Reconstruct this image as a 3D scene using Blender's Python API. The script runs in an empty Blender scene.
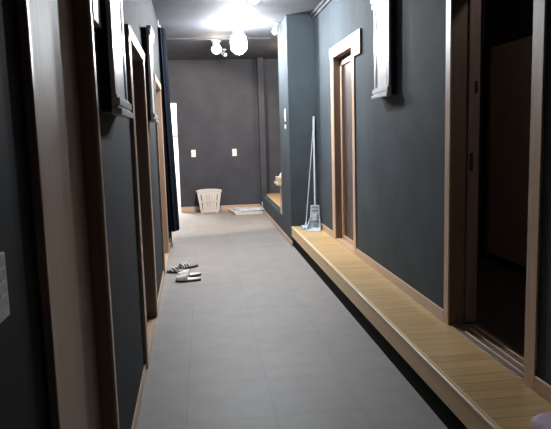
import bpy, bmesh, math, random
from mathutils import Vector, Matrix
random.seed(7)
D = bpy.data
C = bpy.context.scene.collection
PI = math.pi

# ------------------------------------------------------------------ materials
def new_mat(name):
    m = D.materials.new(name); m.use_nodes = True
    nt = m.node_tree
    return m, nt, nt.nodes['Principled BSDF']

def ramp(nt, fac, stops):
    r = nt.nodes.new('ShaderNodeValToRGB')
    els = r.color_ramp.elements
    while len(els) < len(stops): els.new(0.5)
    for e, (p, c) in zip(els, stops):
        e.position = p; e.color = (*c, 1)
    nt.links.new(fac, r.inputs[0])
    return r.outputs[0]

def noise(nt, vec, scale, detail=3, rough=.5):
    n = nt.nodes.new('ShaderNodeTexNoise')
    n.inputs['Scale'].default_value = scale
    n.inputs['Detail'].default_value = detail
    n.inputs['Roughness'].default_value = rough
    if vec: nt.links.new(vec, n.inputs['Vector'])
    return n.outputs['Fac']

def pos(nt, scale=(1, 1, 1), loc=(0, 0, 0)):
    g = nt.nodes.new('ShaderNodeNewGeometry')
    mp = nt.nodes.new('ShaderNodeMapping')
    mp.inputs['Scale'].default_value = scale
    mp.inputs['Location'].default_value = loc
    nt.links.new(g.outputs['Position'], mp.inputs['Vector'])
    return mp.outputs[0]

def bump(nt, b, h, strength, dist=.002):
    n = nt.nodes.new('ShaderNodeBump')
    n.inputs['Strength'].default_value = strength
    n.inputs['Distance'].default_value = dist
    nt.links.new(h, n.inputs['Height'])
    nt.links.new(n.outputs[0], b.inputs['Normal'])

def plain(name, col, rough=.5, metal=0, var=.12, scale=30, spec=.5):
    m, nt, b = new_mat(name)
    f = noise(nt, pos(nt), scale, 3)
    lo = tuple(c*(1-var) for c in col); hi = tuple(min(1, c*(1+var)) for c in col)
    nt.links.new(ramp(nt, f, [(.3, lo), (.7, hi)]), b.inputs['Base Color'])
    b.inputs['Roughness'].default_value = rough
    b.inputs['Metallic'].default_value = metal
    b.inputs['Specular IOR Level'].default_value = spec
    return m

def wallpaper(name, col, rough=.5, spec=.5):
    m, nt, b = new_mat(name)
    big = noise(nt, pos(nt, (1, 1, 1)), 3.0, 4)
    lo = tuple(c*.86 for c in col); hi = tuple(c*1.14 for c in col)
    nt.links.new(ramp(nt, big, [(.3, lo), (.7, hi)]), b.inputs['Base Color'])
    fine = noise(nt, pos(nt, (1, 1, .55)), 260, 2)
    bump(nt, b, fine, .35, .0015)
    b.inputs['Roughness'].default_value = rough
    b.inputs['Specular IOR Level'].default_value = spec
    return m

def wood(name, c1, c2, axis='z', rough=.4, spec=.5):
    m, nt, b = new_mat(name)
    s = {'x': (1.2, 22, 22), 'y': (22, 1.2, 22), 'z': (22, 22, 1.2)}[axis]
    g = noise(nt, pos(nt, s), 2.2, 5, .6)
    nt.links.new(ramp(nt, g, [(.3, c1), (.7, c2)]), b.inputs['Base Color'])
    b.inputs['Roughness'].default_value = rough
    b.inputs['Specular IOR Level'].default_value = spec
    bump(nt, b, g, .15, .001)
    return m

def boards(name, tones, width, rough=.4):
    """boards running across (along X), one tone per board, thin dark joints"""
    m, nt, b = new_mat(name)
    p = pos(nt, (1, 1, 1))
    br = nt.nodes.new('ShaderNodeTexBrick')
    br.offset = 0; br.squash = 1
    br.inputs['Scale'].default_value = 1
    br.inputs['Brick Width'].default_value = 4.0
    br.inputs['Row Height'].default_value = width
    br.inputs['Mortar Size'].default_value = .0018
    br.inputs['Mortar Smooth'].default_value = .2
    br.inputs['Bias'].default_value = 0
    br.inputs['Color1'].default_value = (*tones[0], 1)
    br.inputs['Color2'].default_value = (*tones[1], 1)
    br.inputs['Mortar'].default_value = (*tones[2], 1)
    nt.links.new(p, br.inputs['Vector'])
    g = noise(nt, pos(nt, (2.0, 30, 20)), 2.0, 5, .6)
    rg = ramp(nt, g, [(.3, (.80, .78, .74)), (.7, (1.1, 1.1, 1.1))])
    mx = nt.nodes.new('ShaderNodeMix'); mx.data_type = 'RGBA'; mx.blend_type = 'MULTIPLY'
    mx.inputs['Factor'].default_value = 1
    nt.links.new(br.outputs['Color'], mx.inputs['A']); nt.links.new(rg, mx.inputs['B'])
    nt.links.new(mx.outputs['Result'], b.inputs['Base Color'])
    b.inputs['Roughness'].default_value = rough
    return m

def floor_tiles():
    m, nt, b = new_mat('grey vinyl tile')
    br = nt.nodes.new('ShaderNodeTexBrick')
    br.offset = 0; br.squash = 1
    br.inputs['Scale'].default_value = 1
    br.inputs['Brick Width'].default_value = .48
    br.inputs['Row Height'].default_value = .51
    br.inputs['Mortar Size'].default_value = .0018
    br.inputs['Mortar Smooth'].default_value = .3
    br.inputs['Color1'].default_value = (.268, .250, .234, 1)
    br.inputs['Color2'].default_value = (.286, .267, .25, 1)
    br.inputs['Mortar'].default_value = (.185, .178, .172, 1)
    nt.links.new(pos(nt, (1, 1, 1), (.15, .01, 0)), br.inputs['Vector'])
    g = noise(nt, pos(nt), 5, 6, .65)
    rg = ramp(nt, g, [(.3, (.90, .90, .90)), (.72, (1.08, 1.08, 1.08))])
    mx = nt.nodes.new('ShaderNodeMix'); mx.data_type = 'RGBA'; mx.blend_type = 'MULTIPLY'
    mx.inputs['Factor'].default_value = 1
    nt.links.new(br.outputs['Color'], mx.inputs['A']); nt.links.new(rg, mx.inputs['B'])
    nt.links.new(mx.outputs['Result'], b.inputs['Base Color'])
    b.inputs['Roughness'].default_value = .56
    b.inputs['Specular IOR Level'].default_value = .35
    fine = noise(nt, pos(nt), 180, 2)
    bump(nt, b, fine, .12, .001)
    return m

def emit(name, col, strength):
    m, nt, b = new_mat(name)
    b.inputs['Base Color'].default_value = (*col, 1)
    b.inputs['Emission Color'].default_value = (*col, 1)
    b.inputs['Emission Strength'].default_value = strength
    return m

M = {}
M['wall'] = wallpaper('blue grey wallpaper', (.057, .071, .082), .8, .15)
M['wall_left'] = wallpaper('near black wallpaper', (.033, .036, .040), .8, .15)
M['wall_warm'] = wallpaper('charcoal wallpaper', (.050, .051, .061), .75, .25)
M['ceiling'] = wallpaper('dark grey ceiling paper', (.092, .095, .108), .8, .2)
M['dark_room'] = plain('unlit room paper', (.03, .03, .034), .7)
M['white_room'] = plain('white room paper', (.75, .74, .74), .6)
M['floor'] = floor_tiles()
M['casing'] = wood('pale beige door trim', (.50, .335, .22), (.59, .41, .285), 'z', .38)
M['casing_y'] = wood('pale beige skirting', (.50, .335, .22), (.59, .41, .285), 'y', .38)
M['jamb'] = wood('brown jamb lining', (.15, .10, .075), (.20, .135, .105), 'z', .42)
M['leaf'] = wood('tan door leaf', (.56, .385, .265), (.66, .475, .34), 'z', .55, .3)
M['tan_jamb'] = wood('tan brown jamb lining', (.23, .155, .115), (.30, .205, .155), 'z', .42)
M['edge'] = wood('brown leaf edge', (.19, .13, .10), (.25, .175, .135), 'z', .45)
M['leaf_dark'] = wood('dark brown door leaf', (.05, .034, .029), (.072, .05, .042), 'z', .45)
M['boards'] = boards('oak boards', ((.55, .355, .155), (.67, .455, .22), (.17, .105, .045)), .092, .38)
M['fascia'] = wood('oak fascia', (.68, .45, .21), (.78, .54, .28), 'y', .38)
M['nosing'] = wood('light oak nosing', (.74, .56, .34), (.82, .65, .42), 'y', .35)
M['oak'] = wood('light oak block', (.55, .42, .27), (.66, .52, .36), 'y', .4)
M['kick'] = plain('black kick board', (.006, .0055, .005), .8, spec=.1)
M['white_gloss'] = plain('white lacquer', (.80, .81, .82), .32, 0, .03)
M['silver'] = plain('silver lacquer moulding', (.55, .56, .58), .3, .35, .04)
M['panel'] = plain('satin white panel', (.80, .81, .83), .35, 0, .03)
M['white_plastic'] = plain('white plastic', (.72, .71, .69), .4, 0, .03)
M['ivory_plastic'] = plain('ivory plastic', (.84, .80, .75), .42, 0, .04)
M['basket'] = plain('off white plastic', (.66, .60, .56), .45, 0, .04)
M['grey_plastic'] = plain('grey plastic', (.30, .32, .34), .45, 0, .06)
M['pale_plastic'] = plain('pale blue grey plastic', (.56, .61, .65), .38, 0, .05)
M['steel'] = plain('brushed steel', (.60, .64, .66), .35, .2, .05)
M['pale_metal'] = plain('pale painted tube', (.74, .79, .82), .35, .0, .04)
M['navy'] = plain('navy curtain cloth', (.006, .008, .014), .9, 0, .2, 60, .05)
M['navy_shade'] = plain('dark navy side shade', (.022, .030, .045), .6, 0, .1, 30, .2)  # shade on the wall frame sides, put into the colour
M['black'] = plain('black rubber', (.02, .02, .02), .6)
M['dark_slot'] = plain('dark recess', (.015, .013, .012), .7)
M['white_cloth'] = plain('off white canvas', (.84, .81, .75), .75)
M['grey_insole'] = plain('taupe insole', (.23, .215, .195), .7)
M['sole'] = plain('dark taupe sole', (.07, .065, .06), .7)
M['card'] = plain('pale cardboard', (.66, .62, .57), .65)
M['sheet'] = plain('pale blue plastic sheet', (.84, .90, .96), .22, 0, .08, 12)
M['pink'] = plain('pale lilac cloth', (.60, .47, .55), .8, 0, .08, 25)
M['pink_wall'] = plain('pinkish cloth', (.50, .38, .36), .8)
M['chrome'] = plain('brushed metal track', (.62, .58, .52), .3, .6, .05)
M['bulb_cool'] = emit('cool white bulb', (.91, .95, 1.0), 440)
M['bulb_near'] = emit('cool white bulb at full power', (.88, .94, 1.0), 4000)
M['bulb_warm'] = emit('warm white bulb', (1.0, .84, .68), 230)
M['bulb_off'] = plain('frosted glass', (.8, .8, .82), .25, 0, .02)
M['tube_fill'] = emit('fill batten diffuser', (1.0, .97, .93), .3)  # weak emission for the fill batten added behind the camera
M['tube_bright'] = emit('bright white diffuser', (1.0, .96, .92), 800)

# striped strap
def stripes():
    m, nt, b = new_mat('black and white striped strap')
    w = nt.nodes.new('ShaderNodeTexWave'); w.wave_type = 'BANDS'; w.bands_direction = 'DIAGONAL'
    w.inputs['Scale'].default_value = 16
    nt.links.new(pos(nt, (1, 1, .3)), w.inputs['Vector'])
    nt.links.new(ramp(nt, w.outputs['Fac'], [(.40, (.02, .02, .022)), (.50, (.72, .74, .76))]), b.inputs['Base Color'])
    b.inputs['Roughness'].default_value = .6
    return m
M['stripes'] = stripes()

# ------------------------------------------------------------------ mesh helpers
def lx(y):                       # the left wall runs slightly askew to the corridor
    return -0.407 - 0.0205*(y - 3.0)

def box(bm, x0, x1, y0, y1, z0, z1, bev=0.0, seg=2):
    vs = [bm.verts.new((x, y, z)) for x in (x0, x1) for y in (y0, y1) for z in (z0, z1)]
    q = [(0, 1, 3, 2), (4, 6, 7, 5), (0, 4, 5, 1), (2, 3, 7, 6), (0, 2, 6, 4), (1, 5, 7, 3)]
    fs = [bm.faces.new([vs[i] for i in f]) for f in q]
    if bev:
        es = list({e for f in fs for e in f.edges})
        bmesh.ops.bevel(bm, geom=es, offset=bev, segments=seg, profile=.5, affect='EDGES')

def tube(bm, pts, r, n=10, caps=True):
    """tube through points; r a number or list"""
    pts = [Vector(p) for p in pts]
    rs = r if isinstance(r, (list, tuple)) else [r]*len(pts)
    rings = []
    for i, p in enumerate(pts):
        a = pts[max(i-1, 0)]; b = pts[min(i+1, len(pts)-1)]
        d = (b-a).normalized()
        up = Vector((0, 0, 1)) if abs(d.z) < .95 else Vector((1, 0, 0))
        u = d.cross(up).normalized(); v = d.cross(u).normalized()
        rings.append([bm.verts.new(p + (u*math.cos(t*2*PI/n) + v*math.sin(t*2*PI/n))*rs[i]) for t in range(n)])
    for a, b in zip(rings, rings[1:]):
        for t in range(n):
            bm.faces.new((a[t], a[(t+1) % n], b[(t+1) % n], b[t]))
    if caps:
        bm.faces.new(rings[0]); bm.faces.new(rings[-1][::-1])

def lathe(bm, prof, center, axis=Vector((0, 0, 1)), n=24):
    axis = Vector(axis).normalized()
    up = Vector((0, 0, 1)) if abs(axis.z) < .95 else Vector((1, 0, 0))
    u = axis.cross(up).normalized(); v = axis.cross(u).normalized()
    c = Vector(center); rings = []
    for r, h in prof:
        rings.append([bm.verts.new(c + axis*h + (u*math.cos(t*2*PI/n)+v*math.sin(t*2*PI/n))*max(r, .0004)) for t in range(n)])
    for a, b in zip(rings, rings[1:]):
        for t in range(n):
            bm.faces.new((a[t], a[(t+1) % n], b[(t+1) % n], b[t]))
    bm.faces.new(rings[0]); bm.faces.new(rings[-1][::-1])

def loft(bm, rings, closed=True):
    rs = [[bm.verts.new(p) for p in r] for r in rings]
    n = len(rs[0])
    for a, b in zip(rs, rs[1:]):
        for t in range(n if closed else n-1):
            bm.faces.new((a[t], a[(t+1) % n], b[(t+1) % n], b[t]))
    return rs

ROOT = {}                        # world matrix of each object made here
def link(name, bm, mat, parent=None, smooth=False, shear=False, loc=None):
    if shear:
        for v in bm.verts: v.co.x += lx(v.co.y)
    bmesh.ops.recalc_face_normals(bm, faces=bm.faces)
    if parent is not None:
        mw = ROOT[parent.name]
    else:
        if loc is None:
            xs = [v.co.x for v in bm.verts]; ys = [v.co.y for v in bm.verts]; zs = [v.co.z for v in bm.verts]
            loc = ((min(xs)+max(xs))/2, (min(ys)+max(ys))/2, min(zs))
        mw = Matrix.Translation(loc)
    bm.transform(mw.inverted())
    me = D.meshes.new(name); bm.to_mesh(me); bm.free()
    me.materials.append(mat)
    if smooth:
        for p in me.polygons: p.use_smooth = True
        try: me.set_sharp_from_angle(angle=math.radians(40))
        except Exception: pass
    o = D.objects.new(name, me); C.objects.link(o)
    if parent is not None:
        o.parent = parent
    else:
        o.matrix_world = mw
    ROOT[o.name] = mw
    return o

def empty(name, loc, rz=0):
    o = D.objects.new(name, None); C.objects.link(o)
    o.empty_display_size = .1
    mw = Matrix.Translation(loc) @ Matrix.Rotation(rz, 4, 'Z')
    o.location = loc; o.rotation_euler = (0, 0, rz)
    ROOT[o.name] = mw
    return o

def tag(o, label, cat, group=None):
    o['label'] = label; o['category'] = cat
    if group: o['group'] = group
    return o

def struct(o):
    o['kind'] = 'structure'; return o

def B(): return bmesh.new()
def boxes(*args):
    bm = B()
    for a in args: box(bm, *a)
    return bm

CEIL = 3.07
PT = 0.275                        # top of the raised oak step
XR = 1.515                        # right wall face
# ------------------------------------------------------------------ shell
struct(link('floor', boxes((-1.6, 3.0, -3.2, 14.2, -.1, 0)), M['floor']))
struct(link('ceiling', boxes((-1.6, 3.0, -3.2, 14.2, CEIL, CEIL+.1)), M['ceiling']))

# left wall, three doorways
LT = .11
segs = [(-3.05, 1.40), (2.325, 3.86), (4.96, 6.55), (7.82, 8.75)]
bm = B()
for a, b in segs: box(bm, -LT, -.012, a, b, 0, CEIL)
for (a, b, s) in [(1.40, 2.325, .03), (3.86, 4.96, .03), (6.55, 7.82, .03)]:
    box(bm, -LT, -.012, a, b, 2.14, CEIL)
    box(bm, -LT, -.012, a, b, 0, s-.012)
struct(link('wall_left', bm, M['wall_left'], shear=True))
struct(link('wall_left_return', boxes((-1.5, -.512, 8.75, 8.87, 0, CEIL)), M['wall']))
struct(link('wall_left_far', boxes((-1.5, -1.4, 8.87, 12.4, 0, CEIL)), M['wall']))
struct(link('wall_front', boxes((-1.6, 3.0, -3.2, -3.05, 0, CEIL)), M['wall']))

# back wall with a doorway at its left end
struct(link('wall_back', boxes((-.50, 2.5, 12.4, 12.5, 0, CEIL), (-1.5, -.50, 12.4, 12.5, 2.227, CEIL),
                               (-1.5, -1.3, 12.4, 12.5, 0, 2.227)), M['wall_warm']))
# bright room beyond it
struct(link('wall_bright_room', boxes((-1.55, -1.5, 12.5, 14.0, 0, CEIL), (-.2, -.1, 12.5, 14.0, 0, CEIL),
                                      (-1.55, -.1, 14.0, 14.1, 0, CEIL)), M['white_room']))

# right wall, two doorways
bm = B()
for a, b in [(-3.05, 2.60), (3.58, 5.93), (6.83, 8.12)]: box(bm, XR, XR+.165, a, b, 0, CEIL)
for a, b in [(2.60, 3.58), (5.93, 6.83)]:
    box(bm, XR, XR+.165, a, b, 2.37, CEIL)
    box(bm, XR, XR+.165, a, b, 0, PT-.004)
struct(link('wall_right', bm, M['wall']))
# partition with the stair opening
struct(link('wall_partition', boxes((1.155, XR, 8.0, 8.12, 0, CEIL), (1.155, 1.275, 8.12, 8.95, 0, CEIL),
                                    (1.155, 1.275, 8.95, 12.2, 0, .305)), M['wall']))
struct(link('wall_stub', boxes((1.155, 1.275, 12.2, 12.4, 0, CEIL)), M['wall_warm']))
struct(link('wall_alcove', boxes((2.4, 2.5, 8.12, 12.4, 0, CEIL), (XR, 2.4, 8.12, 8.2, 0, CEIL)), M['wall_warm']))
# dark room behind the near right doorway
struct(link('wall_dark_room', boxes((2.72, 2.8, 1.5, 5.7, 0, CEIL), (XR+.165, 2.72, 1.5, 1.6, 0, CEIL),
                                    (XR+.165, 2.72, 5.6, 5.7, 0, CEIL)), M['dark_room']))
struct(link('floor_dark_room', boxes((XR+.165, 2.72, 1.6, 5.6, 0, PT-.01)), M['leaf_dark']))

# skirtings
bm = B()
for a, b in [(-3.05, 1.385), (2.37, 3.79), (5.04, 6.53), (7.84, 8.75)]: box(bm, -.013, 0, a, b, 0, .075, .003, 1)
for a, b in [(1.385, 2.37), (3.79, 5.04), (6.53, 7.84)]: box(bm, -.013, 0, a, b, 0, .03, .003, 1)
struct(link('baseboard_left', bm, M['casing_y'], shear=True))
struct(link('baseboard_back', boxes((-.50, 1.155, 12.386, 12.4, 0, .11, .003, 1)), M['casing_y']))
struct(link('baseboard_partition', boxes((1.143, 1.155, 8.0, 12.386, 0, .075, .003, 1), (1.143, 1.165, 7.988, 8.0, 0, .075, .003, 1)), M['casing_y']))
bm = B()
for a, b in [(-3.05, 2.53), (3.61, 5.855), (6.955, 8.0)]:
    box(bm, XR-.014, XR, a, b, PT, PT+.075, .003, 1)
struct(link('baseboard_right', bm, M['casing_y']))
# crown along the right wall, batten across the ceiling
struct(link('trim_1', boxes((XR-.05, XR, -3.05, 8.0, CEIL-.03, CEIL), (XR-.022, XR, -3.05, 8.0, CEIL-.065, CEIL-.03)), M['ceiling']))
struct(link('trim_2', boxes((-1.4, 1.155, 9.78, 9.84, CEIL-.012, CEIL)), M['ceiling']))

# ------------------------------------------------------------------ doors, left side
def left_door(name, y0, y1, sill, head, far_w, near_w, ear, leaf, d=.08, hh=.11):
    root = struct(empty(name, (lx(y0), y0, 0)))
    bm = B()
    box(bm, -LT, 0.0, y1, y1+.012, sill, head+.02); box(bm, -LT, 0, y0-.012, y0, sill, head+.02)
    box(bm, -LT, 0, y0-.012, y1+.012, head, head+.02)
    link('door_frame', bm, M['tan_jamb'], root, shear=True)
    # y0/y1 are the clear opening; casings lie on the wall face
    link('casing', boxes((-.012, .010, y0-near_w, y0-.001, sill, head, .003, 1)), M['casing'], root, shear=True)
    link('casing', boxes((-.012, .010, y1+.001, y1+far_w, sill, head, .003, 1)), M['casing'], root, shear=True)
    bm = B(); box(bm, -.012, .014, y0-near_w, y1+far_w, head, head+hh, .003, 1)
    if ear: box(bm, -.012, .014, y1+far_w, y1+far_w+ear, head-.17, head+hh, .003, 1)
    link('head_casing', bm, M['casing_y'], root, shear=True)
    link('door_leaf', boxes((-LT+.004, -d, y0, y1, sill, head)), M[leaf], root, shear=True)
    link('sill', boxes((-d, -.0135, y0, y1, sill-.011, sill, .002, 1)), M['casing_y'], root, shear=True)
    return root
d1 = left_door('door_1', 1.415, 2.31, .03, 2.12, .045, .025, .19, 'leaf', .055)
d2 = left_door('door_2', 3.90, 4.93, .03, 2.12, .12, .12, 0, 'leaf_dark', hh=.075)
d3 = left_door('door_3', 6.58, 7.80, .03, 2.12, .03, .03, 0, 'leaf', hh=.07)

# ------------------------------------------------------------------ doors, right side
# far door: closed sliding leaf behind a deep reveal
root = struct(empty('door_4', (XR, 6.38, PT)))
y0, y1, hd = 5.96, 6.80, 2.36
link('door_frame', boxes((XR-.004, XR+.165, y1, y1+.03, PT, hd+.01), (XR-.004, XR+.165, y0-.03, y0, PT, hd+.01), (XR-.004, XR+.165, y0-.03, y1+.03, hd, hd+.01)), M['jamb'], root)
link('casing', boxes((XR-.014, XR, y1+.004, y1+.15, PT, hd, .003, 1)), M['casing'], root)
link('casing', boxes((XR-.014, XR, y0-.10, y0-.004, PT, hd, .003, 1)), M['casing'], root)
bm = boxes((XR-.022, XR, y0-.10, y1+.15, hd, hd+.115, .003, 1), (XR-.022, XR, y0-.36, y0-.10, hd-.11, hd+.115, .003, 1))
link('head_casing', bm, M['casing_y'], root)
link('threshold', boxes((XR-.012, XR+.16, y0, y1, PT-.004, PT+.018, .003, 1)), M['casing_y'], root)
leaf = link('door_leaf', boxes((XR+.085, XR+.115, y0, y1, PT+.02, hd)), M['leaf_dark'], root)
link('leaf_frame', boxes((XR+.065, XR+.085, y1-.075, y1-.005, PT+.02, hd-.04), (XR+.065, XR+.085, y0, y1-.005, hd-.09, hd-.04),
                         (XR+.065, XR+.085, y0, y1-.075, PT+.02, PT+.06)), M['casing'], leaf)

# near door: open, dark room behind
root = struct(empty('door_5', (XR, 3.08, PT)))
y0, y1, hd = 2.63, 3.53, 2.36
jf = link('door_frame', boxes((XR-.004, XR+.17, y1, y1+.035, PT, hd), (XR-.004, XR+.17, y0-.03, y0, PT, hd), (XR-.004, XR+.17, y0-.03, y1+.03, hd, hd+.01)), M['jamb'], root)
link('leaf_edge', boxes((XR+.095, XR+.165, y1-.02, y1, PT+.02, hd, .003, 1)), M['edge'], root)
link('casing', boxes((XR-.014, XR, y1+.004, y1+.078, PT, hd, .003, 1)), M['casing'], root)
link('casing', boxes((XR-.014, XR, y0-.10, y0-.004, PT, hd, .003, 1)), M['casing'], root)
link('head_casing', boxes((XR-.022, XR, y0-.10, y1+.078, hd, hd+.115, .003, 1)), M['casing_y'], root)
link('strike_plate', boxes((XR+.104, XR+.126, y1-.024, y1-.018, 1.255, 1.365, .002, 1)), M['dark_slot'], root)
link('latch', boxes((XR+.132, XR+.150, y1-.026, y1-.018, 1.76, 1.80, .004, 1), (XR+.136, XR+.146, y1-.034, y1-.024, 1.73, 1.765, .003, 1)), M['dark_slot'], root)
link('threshold', boxes((XR-.004, XR+.17, y0, y1, PT-.004, PT+.006, .002, 1)), M['jamb'], root)
bm = B()
for k in range(3):
    box(bm, XR+.02+k*.05, XR+.028+k*.05, y0, y1-.17+k*.04, PT+.006, PT+.020, .002, 1)
link('sliding_track', bm, M['casing_y'], root)
# a plain panel door on the far wall of the dark room
root = struct(empty('door_6', (2.72, 4.7, PT)))
link('door_leaf', boxes((2.68, 2.72, 4.50, 5.38, PT+.06, 2.26, .004, 1)), M['leaf'], root)
link('door_frame', boxes((2.67, 2.72, 4.44, 4.495, PT, 2.33), (2.67, 2.72, 5.385, 5.44, PT, 2.33), (2.67, 2.72, 4.495, 5.385, 2.265, 2.33)), M['leaf_dark'], root)

# ------------------------------------------------------------------ raised oak step along the right wall
step = tag(empty('wooden_step', (1.33, 2.5, 0)), 'long raised oak step running along the right wall below the two doorways', 'step')
link('board_top', boxes((1.168, XR-.001, -3.0, 7.995, PT-.03, PT)), M['boards'], step)
link('nosing', boxes((1.150, 1.182, -3.0, 7.995, PT-.016, PT+.001, .004, 2)), M['nosing'], step)
link('fascia', boxes((1.156, 1.18, -3.0, 7.995, PT-.135, PT-.016)), M['fascia'], step)
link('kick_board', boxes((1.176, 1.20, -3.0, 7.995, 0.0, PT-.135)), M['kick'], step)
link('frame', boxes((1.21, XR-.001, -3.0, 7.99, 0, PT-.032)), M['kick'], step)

st = tag(empty('stair_landing', (1.8, 10.3, 0)), 'light oak landing seen through the opening past the grey pillar', 'landing')
link('board_top', boxes((1.277, 2.398, 8.202, 12.398, .29, .32)), M['boards'], st)
link('base', boxes((1.277, 2.398, 8.202, 12.398, 0, .29)), M['fascia'], st)
link('edge_strip', boxes((1.255, 1.277, 8.96, 12.19, .3055, .322, .002, 1)), M['nosing'], st)

nw = tag(empty('rail_post', (1.21, 9.0, .306)), 'short pale wooden post with block cap against the side of the pillar', 'post')
link('shaft', boxes((1.165, 1.245, 8.955, 9.24, .306, .76, .003, 1)), M['oak'], nw)
link('cap', boxes((1.09, 1.285, 8.956, 9.36, .76, .80, .004, 1), (1.11, 1.28, 8.956, 9.33, .80, .88, .006, 2)), M['oak'], nw)
bm = B()
lathe(bm, [(.022, 0), (.034, .006), (.036, .03), (.03, .05), (.014, .062), (.012, .075), (.004, .08)], (1.17, 9.02, .88))
tag(link('soap_tub', bm, M['white_plastic'], smooth=True), 'small white tub standing on the pale wooden post cap', 'tub')

# ------------------------------------------------------------------ relief frames on the walls
def wall_frame(name, loc, rz, w, h, label):
    """local +x out of the wall, width along local y, height along z"""
    r = tag(empty(name, loc, rz), label, 'picture frame', 'white moulded wall frames')
    mw = ROOT[r.name]
    def part(nm, bm, mat, **k):
        bm.transform(mw); return link(nm, bm, mat, r, **k)
    a = w/2; q = .035                    # q: width of the flat stiles
    part('shade_backing', boxes((.0005, .040, -a, a, .012, h-.012)), M['navy_shade'])  # added dark box that paints the shaded sides of the frame
    part('centre_panel', boxes((.040, .054, -a+.02, a-.02, .05, h-.05)), M['panel'])
    for s in (-1, 1):
        ys = sorted((s*a, s*(a-q)))
        part('stile', boxes((.040, .060, ys[0], ys[1], .02, h-.02, .002, 1)), M['panel'])
        bm = B()
        for k, (w0, w1, t) in enumerate(((0, .012, .041), (.014, .022, .036), (.026, .036, .039))):
            yt = sorted((s*(a-q-w0), s*(a-q-w1)))
            box(bm, .040, t+.019, yt[0], yt[1], .06, h-.06, .002, 1)
        part('side_moulding', bm, M['silver'])
    for nm, z, s in (('base_cornice', 0, 1), ('top_cornice', h, -1)):
        bm = B()
        for (o0, o1, dx, dw) in ((0, .026, .058, -.010), (.026, .040, .045, -.004), (.040, .070, .052, -.006), (.070, .084, .041, -.001)):
            zz = sorted((z+s*o0, z+s*o1))
            box(bm, .0405, dx+.024, -a+dw, a-dw, zz[0], zz[1], .002, 1)
        part(nm, bm, M['white_gloss'])
    return r
ang = math.atan(.0205)
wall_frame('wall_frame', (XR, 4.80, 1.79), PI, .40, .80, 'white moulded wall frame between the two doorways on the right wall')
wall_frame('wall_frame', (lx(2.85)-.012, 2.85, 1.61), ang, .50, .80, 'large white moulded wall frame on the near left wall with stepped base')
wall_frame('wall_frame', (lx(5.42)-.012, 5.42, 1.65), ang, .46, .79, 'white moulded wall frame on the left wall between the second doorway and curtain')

# ------------------------------------------------------------------ switches
def switch(name, loc, rz, w, h, label, cat, n=2, mat='ivory_plastic', group=None, t=.012):
    r = tag(empty(name, loc, rz), label, cat, group)
    mw = ROOT[r.name]
    bm = boxes((.0005, t, -w/2, w/2, 0, h, .003, 2)); bm.transform(mw)
    link('plate', bm, M[mat], r)
    for k in range(n):
        iw = w*.62; ih = h*.62/n
        z0 = h*.19 + k*ih
        bm = boxes((t, t+.005, -iw/2, iw/2, z0+.002, z0+ih-.002, .002, 2)); bm.transform(mw)
        link('rocker', bm, M['white_plastic'], r)
    return r
switch('light_switch', (lx(1.07)-.012, 1.065, 1.185), ang, .135, .12, 'large ivory light switch plate at the near left edge on dark wall', 'light switch', 3)
switch('light_switch', (-.196, 12.4, 1.13), -PI/2, .09, .145, 'left of two white switch plates above the laundry basket on back wall', 'light switch', 2)
switch('light_switch', (.642, 12.4, 1.125), -PI/2, .09, .145, 'right of two white switch plates on the back wall, nearer the corner', 'light switch', 2)
switch('intercom', (1.155, 8.30, 1.70), PI, .075, .175, 'tall white intercom plate on the edge of grey pillar', 'intercom', 1, 'white_plastic')
switch('light_switch', (1.155, 8.30, 1.60), PI, .075, .06, 'small white switch just below the tall plate on pillar edge', 'light switch', 1, 'white_plastic')

# wall socket with plug by the far pillar foot
r = tag(empty('wall_socket', (1.155, 12.05, .09), PI), 'small white wall socket with black plug low on the far corner wall', 'socket')
mw = ROOT[r.name]
bm = boxes((.0005, .014, -.045, .045, 0, .10, .003, 2)); bm.transform(mw); link('plate', bm, M['white_plastic'], r)
bm = B(); lathe(bm, [(.018, 0), (.02, .012), (.017, .03), (.006, .036)], (.014, 0, .05), (1, 0, 0), 16); bm.transform(mw); link('plug', bm, M['black'], r, smooth=True)

# ------------------------------------------------------------------ ceiling lights
def spot(name, loc, aim, label, bulb, size=1.0, drop=.09, long=0.0):
    r = tag(empty(name, loc), label, 'ceiling light')
    x, y, z = loc; c = Vector((x, y, z-drop)); a = Vector(aim).normalized()
    bm = B(); lathe(bm, [(.045*size, 0), (.045*size, -.012), (.036*size, -.02), (.012*size, -.022)], (x, y, z)); link('canopy', bm, M['white_plastic'], r, smooth=True)
    bm = B(); tube(bm, [(x, y, z-.015), (x, y, z-drop)], .008*size); link('stem', bm, M['white_plastic'], r, smooth=True)
    bm = B(); s = size
    lathe(bm, [(.012*s, -.075*s), (.026*s, -.07*s), (.032*s, -.03*s), (.040*s, .02*s), (.044*s, .03*s), (.040*s, .03*s), (.034*s, .01*s)], c, a); link('housing', bm, M['white_plastic'], r, smooth=True)
    bm = B()
    L = long
    prof = [(.018*s, .005*s), (.036*s, .022*s)] + ([(.05*s, .04*s), (.055*s, .06*s), (.055*s, .06*s+L)] if L else []) + [(.036*s if not L else .045*s, .045*s+L+(.03*s if L else 0)), (.022*s, .062*s+L+(.03*s if L else 0)), (.003, .068*s+L+(.03*s if L else 0))]
    lathe(bm, prof, c, a); link('bulb', bm, M[bulb], r, smooth=True)
    return r
spot('ceiling_spotlight', (.56, 8.60, CEIL), (0, 0, -1), 'glaring cool white ceiling lamp, largest and brightest in view', 'bulb_cool', 2.0, .10, .12)  # bulb enlarged and lengthened so its shape stands for the glare
spot('ceiling_spotlight', (.62, 6.72, CEIL), (0, 0, -1), 'cool white ceiling lamp nearest the viewer, opposite the far right doorway', 'bulb_near', 1.2, .045, .0)
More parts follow.
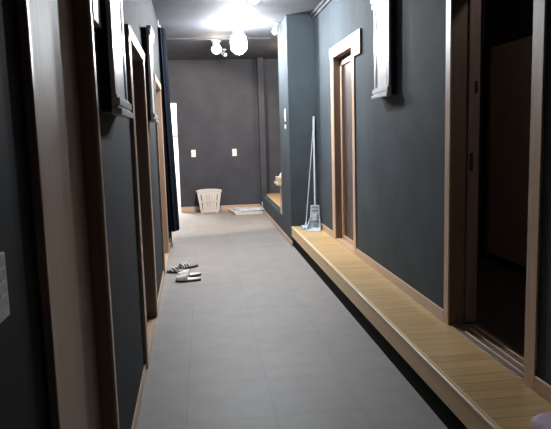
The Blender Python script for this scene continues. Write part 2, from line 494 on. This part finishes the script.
spot('ceiling_spotlight', (.285, 10.05, CEIL), (.05, -.5, -.8), 'glowing warm ceiling lamp beyond the brighter cool one', 'bulb_warm', 1.9, .09, .0)
spot('ceiling_spotlight', (.45, 11.0, CEIL), (.6, -.5, -.4), 'small unlit white ceiling spotlight below the warm lamp', 'bulb_off', .9, .09)
spot('ceiling_spotlight', (1.08, 8.55, CEIL), (-.2, -.2, -1), 'unlit white ceiling spotlight beside the top of grey pillar', 'bulb_off', 1.15, .09)
# fill batten added unseen behind the camera, and one in the bright room
def batten(name, x, y, L, label, mat):
    r = tag(empty(name, (x, y, CEIL)), label, 'ceiling light')
    link('housing', boxes((x-.06, x+.06, y-L/2, y+L/2, CEIL-.03, CEIL-.0005, .004, 1)), M['white_plastic'], r)
    link('diffuser', boxes((x-.05, x+.05, y-L/2+.02, y+L/2-.02, CEIL-.055, CEIL-.03, .01, 2)), M[mat], r)
batten('unseen_batten_light', .45, -1.6, .9, 'added unseen fill batten behind the viewer at corridor start', 'tube_fill')
batten('unseen_batten_light', -.9, 13.2, .9, 'lit ceiling batten in the white room past the back doorway', 'tube_bright')

def lamp(name, kind, loc, energy, col, **k):
    l = D.lights.new(name, kind); l.energy = energy; l.color = col
    for a, b in k.items(): setattr(l, a, b)
    o = D.objects.new(name, l); C.objects.link(o); o.location = loc
    return o
o = lamp('warm_lamp_light', 'SPOT', (.285, 10.12, 2.90), 260, (1.0, .86, .74), spot_size=math.radians(116), spot_blend=.3, shadow_soft_size=.03)
o.rotation_euler = Vector((-.3, .8, -1)).to_track_quat('-Z', 'Y').to_euler()

lamp('landing_fill_light', 'POINT', (1.95, 10.6, 2.95), 85, (1.0, .84, .68), shadow_soft_size=.06)  # added light with no visible fitting, brightens the landing boards
lamp('dark_room_fill', 'POINT', (2.1, 2.4, 2.9), 13, (1.0, .88, .8), shadow_soft_size=.08)  # dim fill added so the dark room is not pure black

# ------------------------------------------------------------------ curtain
cu = tag(empty('curtain', (-.46, 8.5, .235)), 'gathered navy curtain hanging to just above the floor at left', 'curtain')
bm = B(); N = 64; rings = []
for z in [.235, .245, .5, .9, 1.4, 1.9, 2.4, 2.8, 2.98]:
    t = (z-.235)/2.75
    ring = []
    for i in range(N):
        a = 2*PI*i/N
        k = 1 + .13*math.sin(9*a + .6*t) + .06*math.sin(15*a+2)
        ring.append((-.468 - .052*t + (.084-.01*t)*k*math.cos(a), 8.48 + (.20-.03*t)*k*math.sin(a), z))
    rings.append(ring)
rs = loft(bm, rings); bm.faces.new(rs[0]); bm.faces.new(rs[-1])
link('cloth', bm, M['navy'], cu, smooth=True)
bm = B(); tube(bm, [(-.515, 8.25, 3.0), (-.515, 8.72, 3.0)], .012); link('rail', bm, M['steel'], cu, smooth=True)
for y in (8.3, 8.66):
    bm = B(); tube(bm, [(-.515, y, 3.0), (-.515, y, CEIL)], .006, 8); link('bracket', bm, M['white_plastic'], cu)
for k in range(6):
    bm = B(); y = 8.36+k*.05
    tube(bm, [(-.515+.022*math.cos(t*PI/5), y, 2.992+.022*math.sin(t*PI/5)) for t in range(11)], .003, 6); link('ring', bm, M['steel'], cu)

# ------------------------------------------------------------------ laundry basket
bk = tag(empty('laundry_basket', (.08, 12.2, 0)), 'white slotted plastic laundry basket standing against the back wall', 'basket')
def bk_pt(u, v, z, out=0):       # u,v in -1..1
    t = z/.44
    hw = .178 + .066*t + out; hd = .125 + .030*t + out
    return Vector((.085 + u*hw, 12.19 + v*hd, z+.012))
def wall_pts(side, s, z, out=0):
    if side == 'f': return bk_pt(s, -1, z, out)
    if side == 'b': return bk_pt(s, 1, z, out)
    if side == 'l': return bk_pt(-1, s, z, out)
    return bk_pt(1, s, z, out)
bm = B()
def slab(side, s0, s1, z0, z1, top0=None):
    q = [(s0, z0), (s1, z0), (s1, z1), (s0, z1)]
    outer = [bm.verts.new(wall_pts(side, s, z)) for s, z in q]
    inner = [bm.verts.new(wall_pts(side, s, z, -.008)) for s, z in q]
    bm.faces.new(outer); bm.faces.new(inner[::-1])
    for i in range(4):
        j = (i+1) % 4
        bm.faces.new((outer[i], inner[i], inner[j], outer[j]))
for side, ns in (('f', 7), ('b', 7), ('l', 5), ('r', 5)):
    slab(side, -1, 1, 0, .05); slab(side, -1, 1, .37, .43)
    slab(side, -1, -.80, .05, .37); slab(side, .80, 1, .05, .37)
    for k in range(ns-1):
        c = -.80 + 1.6*(k+1)/ns
        slab(side, c-.095, c+.095, .05, .37)
    slab(side, -.8, .8, .20, .222)
link('body', bm, M['basket'], bk)
link('bottom', boxes((-.085, .255, 12.07, 12.31, .014, .024)), M['basket'], bk)
bm = B()                         # rolled rim, arched up over the front and back handles
rim = []
for i in range(48):
    a = 2*PI*i/48
    c, s = math.cos(a), math.sin(a)
    u = math.copysign(abs(c)**.3, c); v = math.copysign(abs(s)**.3, s)
    z = .43 + (.022*math.cos(u*PI/2) if abs(v) > .9 else 0)
    rim.append(bk_pt(u, v, z, .004))
prof = []
for i, p in enumerate(rim):
    ctr = Vector((.085, 12.19, p.z)); d = (p-ctr).normalized()
    prof.append([p+d*.014+Vector((0, 0, -.012)), p+d*.014+Vector((0, 0, .004)), p+d*.004+Vector((0, 0, .010)), p-d*.008+Vector((0, 0, .004)), p-d*.008+Vector((0, 0, -.012))])
rs = [[bm.verts.new(q) for q in ring] for ring in prof]
for i in range(48):
    a, b = rs[i], rs[(i+1) % 48]
    for t in range(5): bm.faces.new((a[t], a[(t+1) % 5], b[(t+1) % 5], b[t]))
link('rim', bm, M['basket'], bk, smooth=True)
for sx in (-1, 1):
    for sy in (-1, 1):
        bm = B(); lathe(bm, [(.02, 0), (.022, .014)], (.085+sx*.15, 12.19+sy*.10, 0), n=12); link('foot', bm, M['basket'], bk)

# ------------------------------------------------------------------ flat box and plastic sheet by the basket
fb = tag(empty('flat_box', (.8, 11.95, 0)), 'flat pale cardboard box lying on the floor right of the basket', 'box')
rz = Matrix.Translation((.80, 11.95, 0)) @ Matrix.Rotation(.16, 4, 'Z')
bm = boxes((-.29, .27, -.36, .34, .001, .045, .003, 1)); bm.transform(rz); link('body', bm, M['card'], fb)
bm = boxes((-.298, .278, -.368, .348, .045, .058, .004, 1)); bm.transform(rz); link('lid', bm, M['card'], fb)
bm = B(); g = []
for i in range(13):
    row = []
    for j in range(15):
        u, v = i/12, j/14
        x = -.21+.53*u + .03*math.sin(7*v); y = -.355+.66*v
        z = .064 + .016*abs(math.sin(9*u+3*v)) + .012*math.sin(5*v)*u + .010*random.random()
        row.append(bm.verts.new((x, y, max(z, .0625))))
    g.append(row)
for i in range(12):
    for j in range(14): bm.faces.new((g[i][j], g[i+1][j], g[i+1][j+1], g[i][j+1]))
bm.transform(rz)
o = tag(link('plastic_sheet', bm, M['sheet'], smooth=True), 'crumpled pale blue plastic sheet lying on the flat cardboard box', 'plastic sheet')
sm = o.modifiers.new('thickness', 'SOLIDIFY'); sm.thickness = .003; sm.offset = 1

# ------------------------------------------------------------------ slippers
def slipper(name, loc, rz, label, group, kind):
    r = tag(empty(name, loc, rz), label, 'slipper', group)
    mw = ROOT[r.name]
    def outline(n=28, grow=0):
        pts = []
        for i in range(n):
            a = 2*PI*i/n
            x = .135*math.cos(a)
            w = .046 + .010*math.cos(a) - .006*math.cos(2*a)     # wider at the toe (+x)
            pts.append((x*(1+grow*7), (w+grow)*math.sin(a) + .006*math.sin(math.pi*(x/.27+.5))))
        return pts
    def slab2(z0, z1, grow, curve=0.0):
        bm = B()
        def zz(x, z): return z + curve*max(0, -x/.135)**2*.02
        loft_r = [[(x, y, zz(x, z)) for x, y in outline(grow=g)] for z, g in ((z0, grow-.003), (z0+.004, grow), (z1-.003, grow), (z1, grow-.003))]
        rs = loft(bm, loft_r); bm.faces.new(rs[0]); bm.faces.new(rs[-1]); return bm
    bm = slab2(0.0005, .024, 0); bm.transform(mw); link('sole', bm, M['sole' if kind == 'white' else 'black'], r, smooth=True)
    bm = slab2(.0245, .031, -.003); bm.transform(mw); link('insole', bm, M['white_cloth' if kind == 'white' else 'grey_insole'], r, smooth=True)
    # upper: arch over the forefoot
    bm = B(); rings = []
    x0, x1 = (.0, .128) if kind == 'white' else (.0, .085)
    for i in range(9):
        t = i/8; x = x0+(x1-x0)*t
        w = .051 if t < .6 or kind != 'white' else .051*math.sqrt(max(.12, 1-((t-.6)/.42)**2))
        h = (.066 - .030*t) if kind == 'white' else .060 - .014*t
        outer = [(x, .006+w*math.cos(PI*k/12), .022+h*math.sin(PI*k/12)**.8) for k in range(13)]
        inner = [(x, .006+(w-.004)*math.cos(PI*k/12), .022+max(.002, h-.004)*math.sin(PI*k/12)**.8) for k in range(12, -1, -1)]
        rings.append(outer+inner)
    rs = loft(bm, rings); bm.faces.new(rs[0]); bm.faces.new(rs[-1])
    bm.transform(mw); link('upper' if kind == 'white' else 'strap', bm, M['white_cloth' if kind == 'white' else 'stripes'], r, smooth=True)
    return r
slipper('slipper', (-.215, 6.29, 0), PI-.05, 'off white slipper lying nearest the viewer in the group by left wall', 'white slippers', 'white')
slipper('slipper', (-.21, 6.50, 0), PI+.22, 'off white slipper just behind the nearest white one on grey floor', 'white slippers', 'white')
slipper('slipper', (-.335, 6.74, 0), PI-.15, 'striped black slide nearest the left wall, behind white slippers', 'black and white slides', 'striped')
slipper('slipper', (-.24, 6.95, 0), PI+.35, 'striped black slide at the back of the shoe group', 'black and white slides', 'striped')

# ------------------------------------------------------------------ mop and dustpan in the corner
mp = tag(empty('floor_mop', (1.31, 7.76, PT)), 'thin-handled grey mop leaning into the corner on the oak step', 'mop')
bm = boxes((1.255, 1.375, 7.64, 7.90, PT+.0005, PT+.016, .006, 2)); link('pad', bm, M['grey_plastic'], mp)
bm = boxes((1.27, 1.36, 7.67, 7.87, PT+.016, PT+.032, .006, 2)); link('head_plate', bm, M['pale_plastic'], mp)
bm = B(); tube(bm, [(1.315, 7.78, PT+.03), (1.322, 7.79, PT+.085)], [.016, .011]); link('socket', bm, M['pale_plastic'], mp, smooth=True)
bm = B(); tube(bm, [(1.322, 7.79, PT+.07), (1.484, 7.962, 1.68)], .0075); link('handle', bm, M['steel'], mp, smooth=True)
bm = B(); tube(bm, [(1.395, 7.867, .99), (1.400, 7.8725, 1.04)], .010); link('joint', bm, M['grey_plastic'], mp, smooth=True)

dp = tag(empty('dustpan', (1.44, 7.66, PT)), 'long-handled pale grey dustpan standing upright in the corner on the oak step', 'dustpan')
# pan: floor plate, two cheeks, tall ribbed back
bm = B()
def quadbox(p, th, nrm):
    n = Vector(nrm).normalized()*th
    a = [bm.verts.new(Vector(q)) for q in p]; b = [bm.verts.new(Vector(q)+n) for q in p]
    bm.faces.new(a); bm.faces.new(b[::-1])
    for i in range(4):
        j = (i+1) % 4; bm.faces.new((a[i], b[i], b[j], a[j]))
TP = Matrix.Translation((1.422, 7.70, PT)) @ Matrix.Rotation(-.28, 4, 'Z') @ Matrix.Scale(1.12, 4)
quadbox([(-.085, -.20, .002), (.085, -.20, .002), (.065, .03, .006), (-.065, .03, .006)], .008, (0, 0, 1))
quadbox([(-.085, -.20, .004), (-.065, .03, .006), (-.06, .05, .13), (-.08, -.13, .05)], .006, (1, 0, 0))
quadbox([(.079, -.20, .004), (.059, .03, .006), (.054, .05, .13), (.074, -.13, .05)], .006, (1, 0, 0))
bm.transform(TP); link('pan', bm, M['pale_plastic'], dp)
bm = B(); quadbox([(-.065, .03, .006), (.065, .03, .006), (.05, .065, .275), (-.05, .065, .275)], .010, (0, 1, -.1))
bm.transform(TP); bk2 = link('back', bm, M['pale_plastic'], dp)
for k in range(5):
    z = .075+k*.042; t = (z-.006)/.27; w = .065-.015*t-.012; y = .03+.035*t
    bm = B(); box(bm, -w, w, y-.008, y+.001, z, z+.020, .003, 1); bm.transform(TP); link('rib', bm, M['grey_plastic'], bk2)
bm = B(); box(bm, -.028, .028, -.02, .022, .10, .17, .006, 2); bm.transform(TP); link('hinge_block', bm, M['pale_plastic'], dp)
bm = B(); tube(bm, [TP @ Vector((0, .07, .22)), (1.478, 7.93, 1.73)], .011); link('handle', bm, M['pale_metal'], dp, smooth=True)
bm = B(); tube(bm, [(1.4735, 7.915, 1.60), (1.4785, 7.932, 1.75)], .0145); link('grip', bm, M['white_plastic'], dp, smooth=True)

# ------------------------------------------------------------------ pale folded cloth on the near end of the step
bm = B()
layers = [(.0015, 0.93), (.008, 1.0), (.022, 1.02), (.034, 1.0), (.044, .93), (.048, .8)]
rings = []
for z, k in layers:
    ring = []
    for i in range(40):
        a = 2*PI*i/40; c, s = math.cos(a), math.sin(a)
        u = math.copysign(abs(c)**.45, c); v = math.copysign(abs(s)**.45, s)
        ring.append((1.395+.105*k*u, 2.07+.165*k*v, PT+z+(.004*math.sin(5*a) if z > .01 else 0)))
    rings.append(ring)
rs = loft(bm, rings); bm.faces.new(rs[0]); bm.faces.new(rs[-1])
tag(link('folded_cloth', bm, M['pink'], smooth=True), 'pale lilac folded cloth on the near end of the oak step', 'cloth')

# pink cloth hanging on the wall of the bright room
bm = B(); g = []
for i in range(9):
    row = []
    for j in range(7):
        row.append(bm.verts.new((-1.05+.5*i/8, 13.96+.012*math.sin(i*1.7), 1.55+.55*j/6)))
    g.append(row)
for i in range(8):
    for j in range(6): bm.faces.new((g[i][j], g[i+1][j], g[i+1][j+1], g[i][j+1]))
o = tag(link('hanging_towel', bm, M['pink_wall'], smooth=True), 'pinkish towel hanging in the bright room beyond the back doorway', 'towel')
sm = o.modifiers.new('thickness', 'SOLIDIFY'); sm.thickness = .012

# ------------------------------------------------------------------ world, camera, view
w = D.worlds.new('world'); bpy.context.scene.world = w; w.use_nodes = True
w.node_tree.nodes['Background'].inputs[0].default_value = (.02, .022, .026, 1)
w.node_tree.nodes['Background'].inputs[1].default_value = 1

cam = D.cameras.new('camera'); co = D.objects.new('camera', cam); C.objects.link(co)
cam.sensor_width = 36; cam.sensor_fit = 'HORIZONTAL'; cam.lens = 598/551*36; cam.clip_start = .05
V1 = Vector((-73., -76., 598.)).normalized(); N0 = Vector((130., 4587., 598.))
dz = -N0; dz = (dz - V1*dz.dot(V1)).normalized(); dx = V1.cross(dz)
right = Vector((dx.x, V1.x, dz.x)); up = -Vector((dx.y, V1.y, dz.y)); back = -Vector((dx.z, V1.z, dz.z))
co.matrix_world = Matrix(((right.x, up.x, back.x, 0), (right.y, up.y, back.y, 0), (right.z, up.z, back.z, 1.5), (0, 0, 0, 1)))
sc = bpy.context.scene
sc.camera = co
sc.view_settings.view_transform = 'Standard'; sc.view_settings.look = 'None'
sc.view_settings.gamma = 1; sc.view_settings.use_curve_mapping = False
sc.view_settings.exposure = 0.0
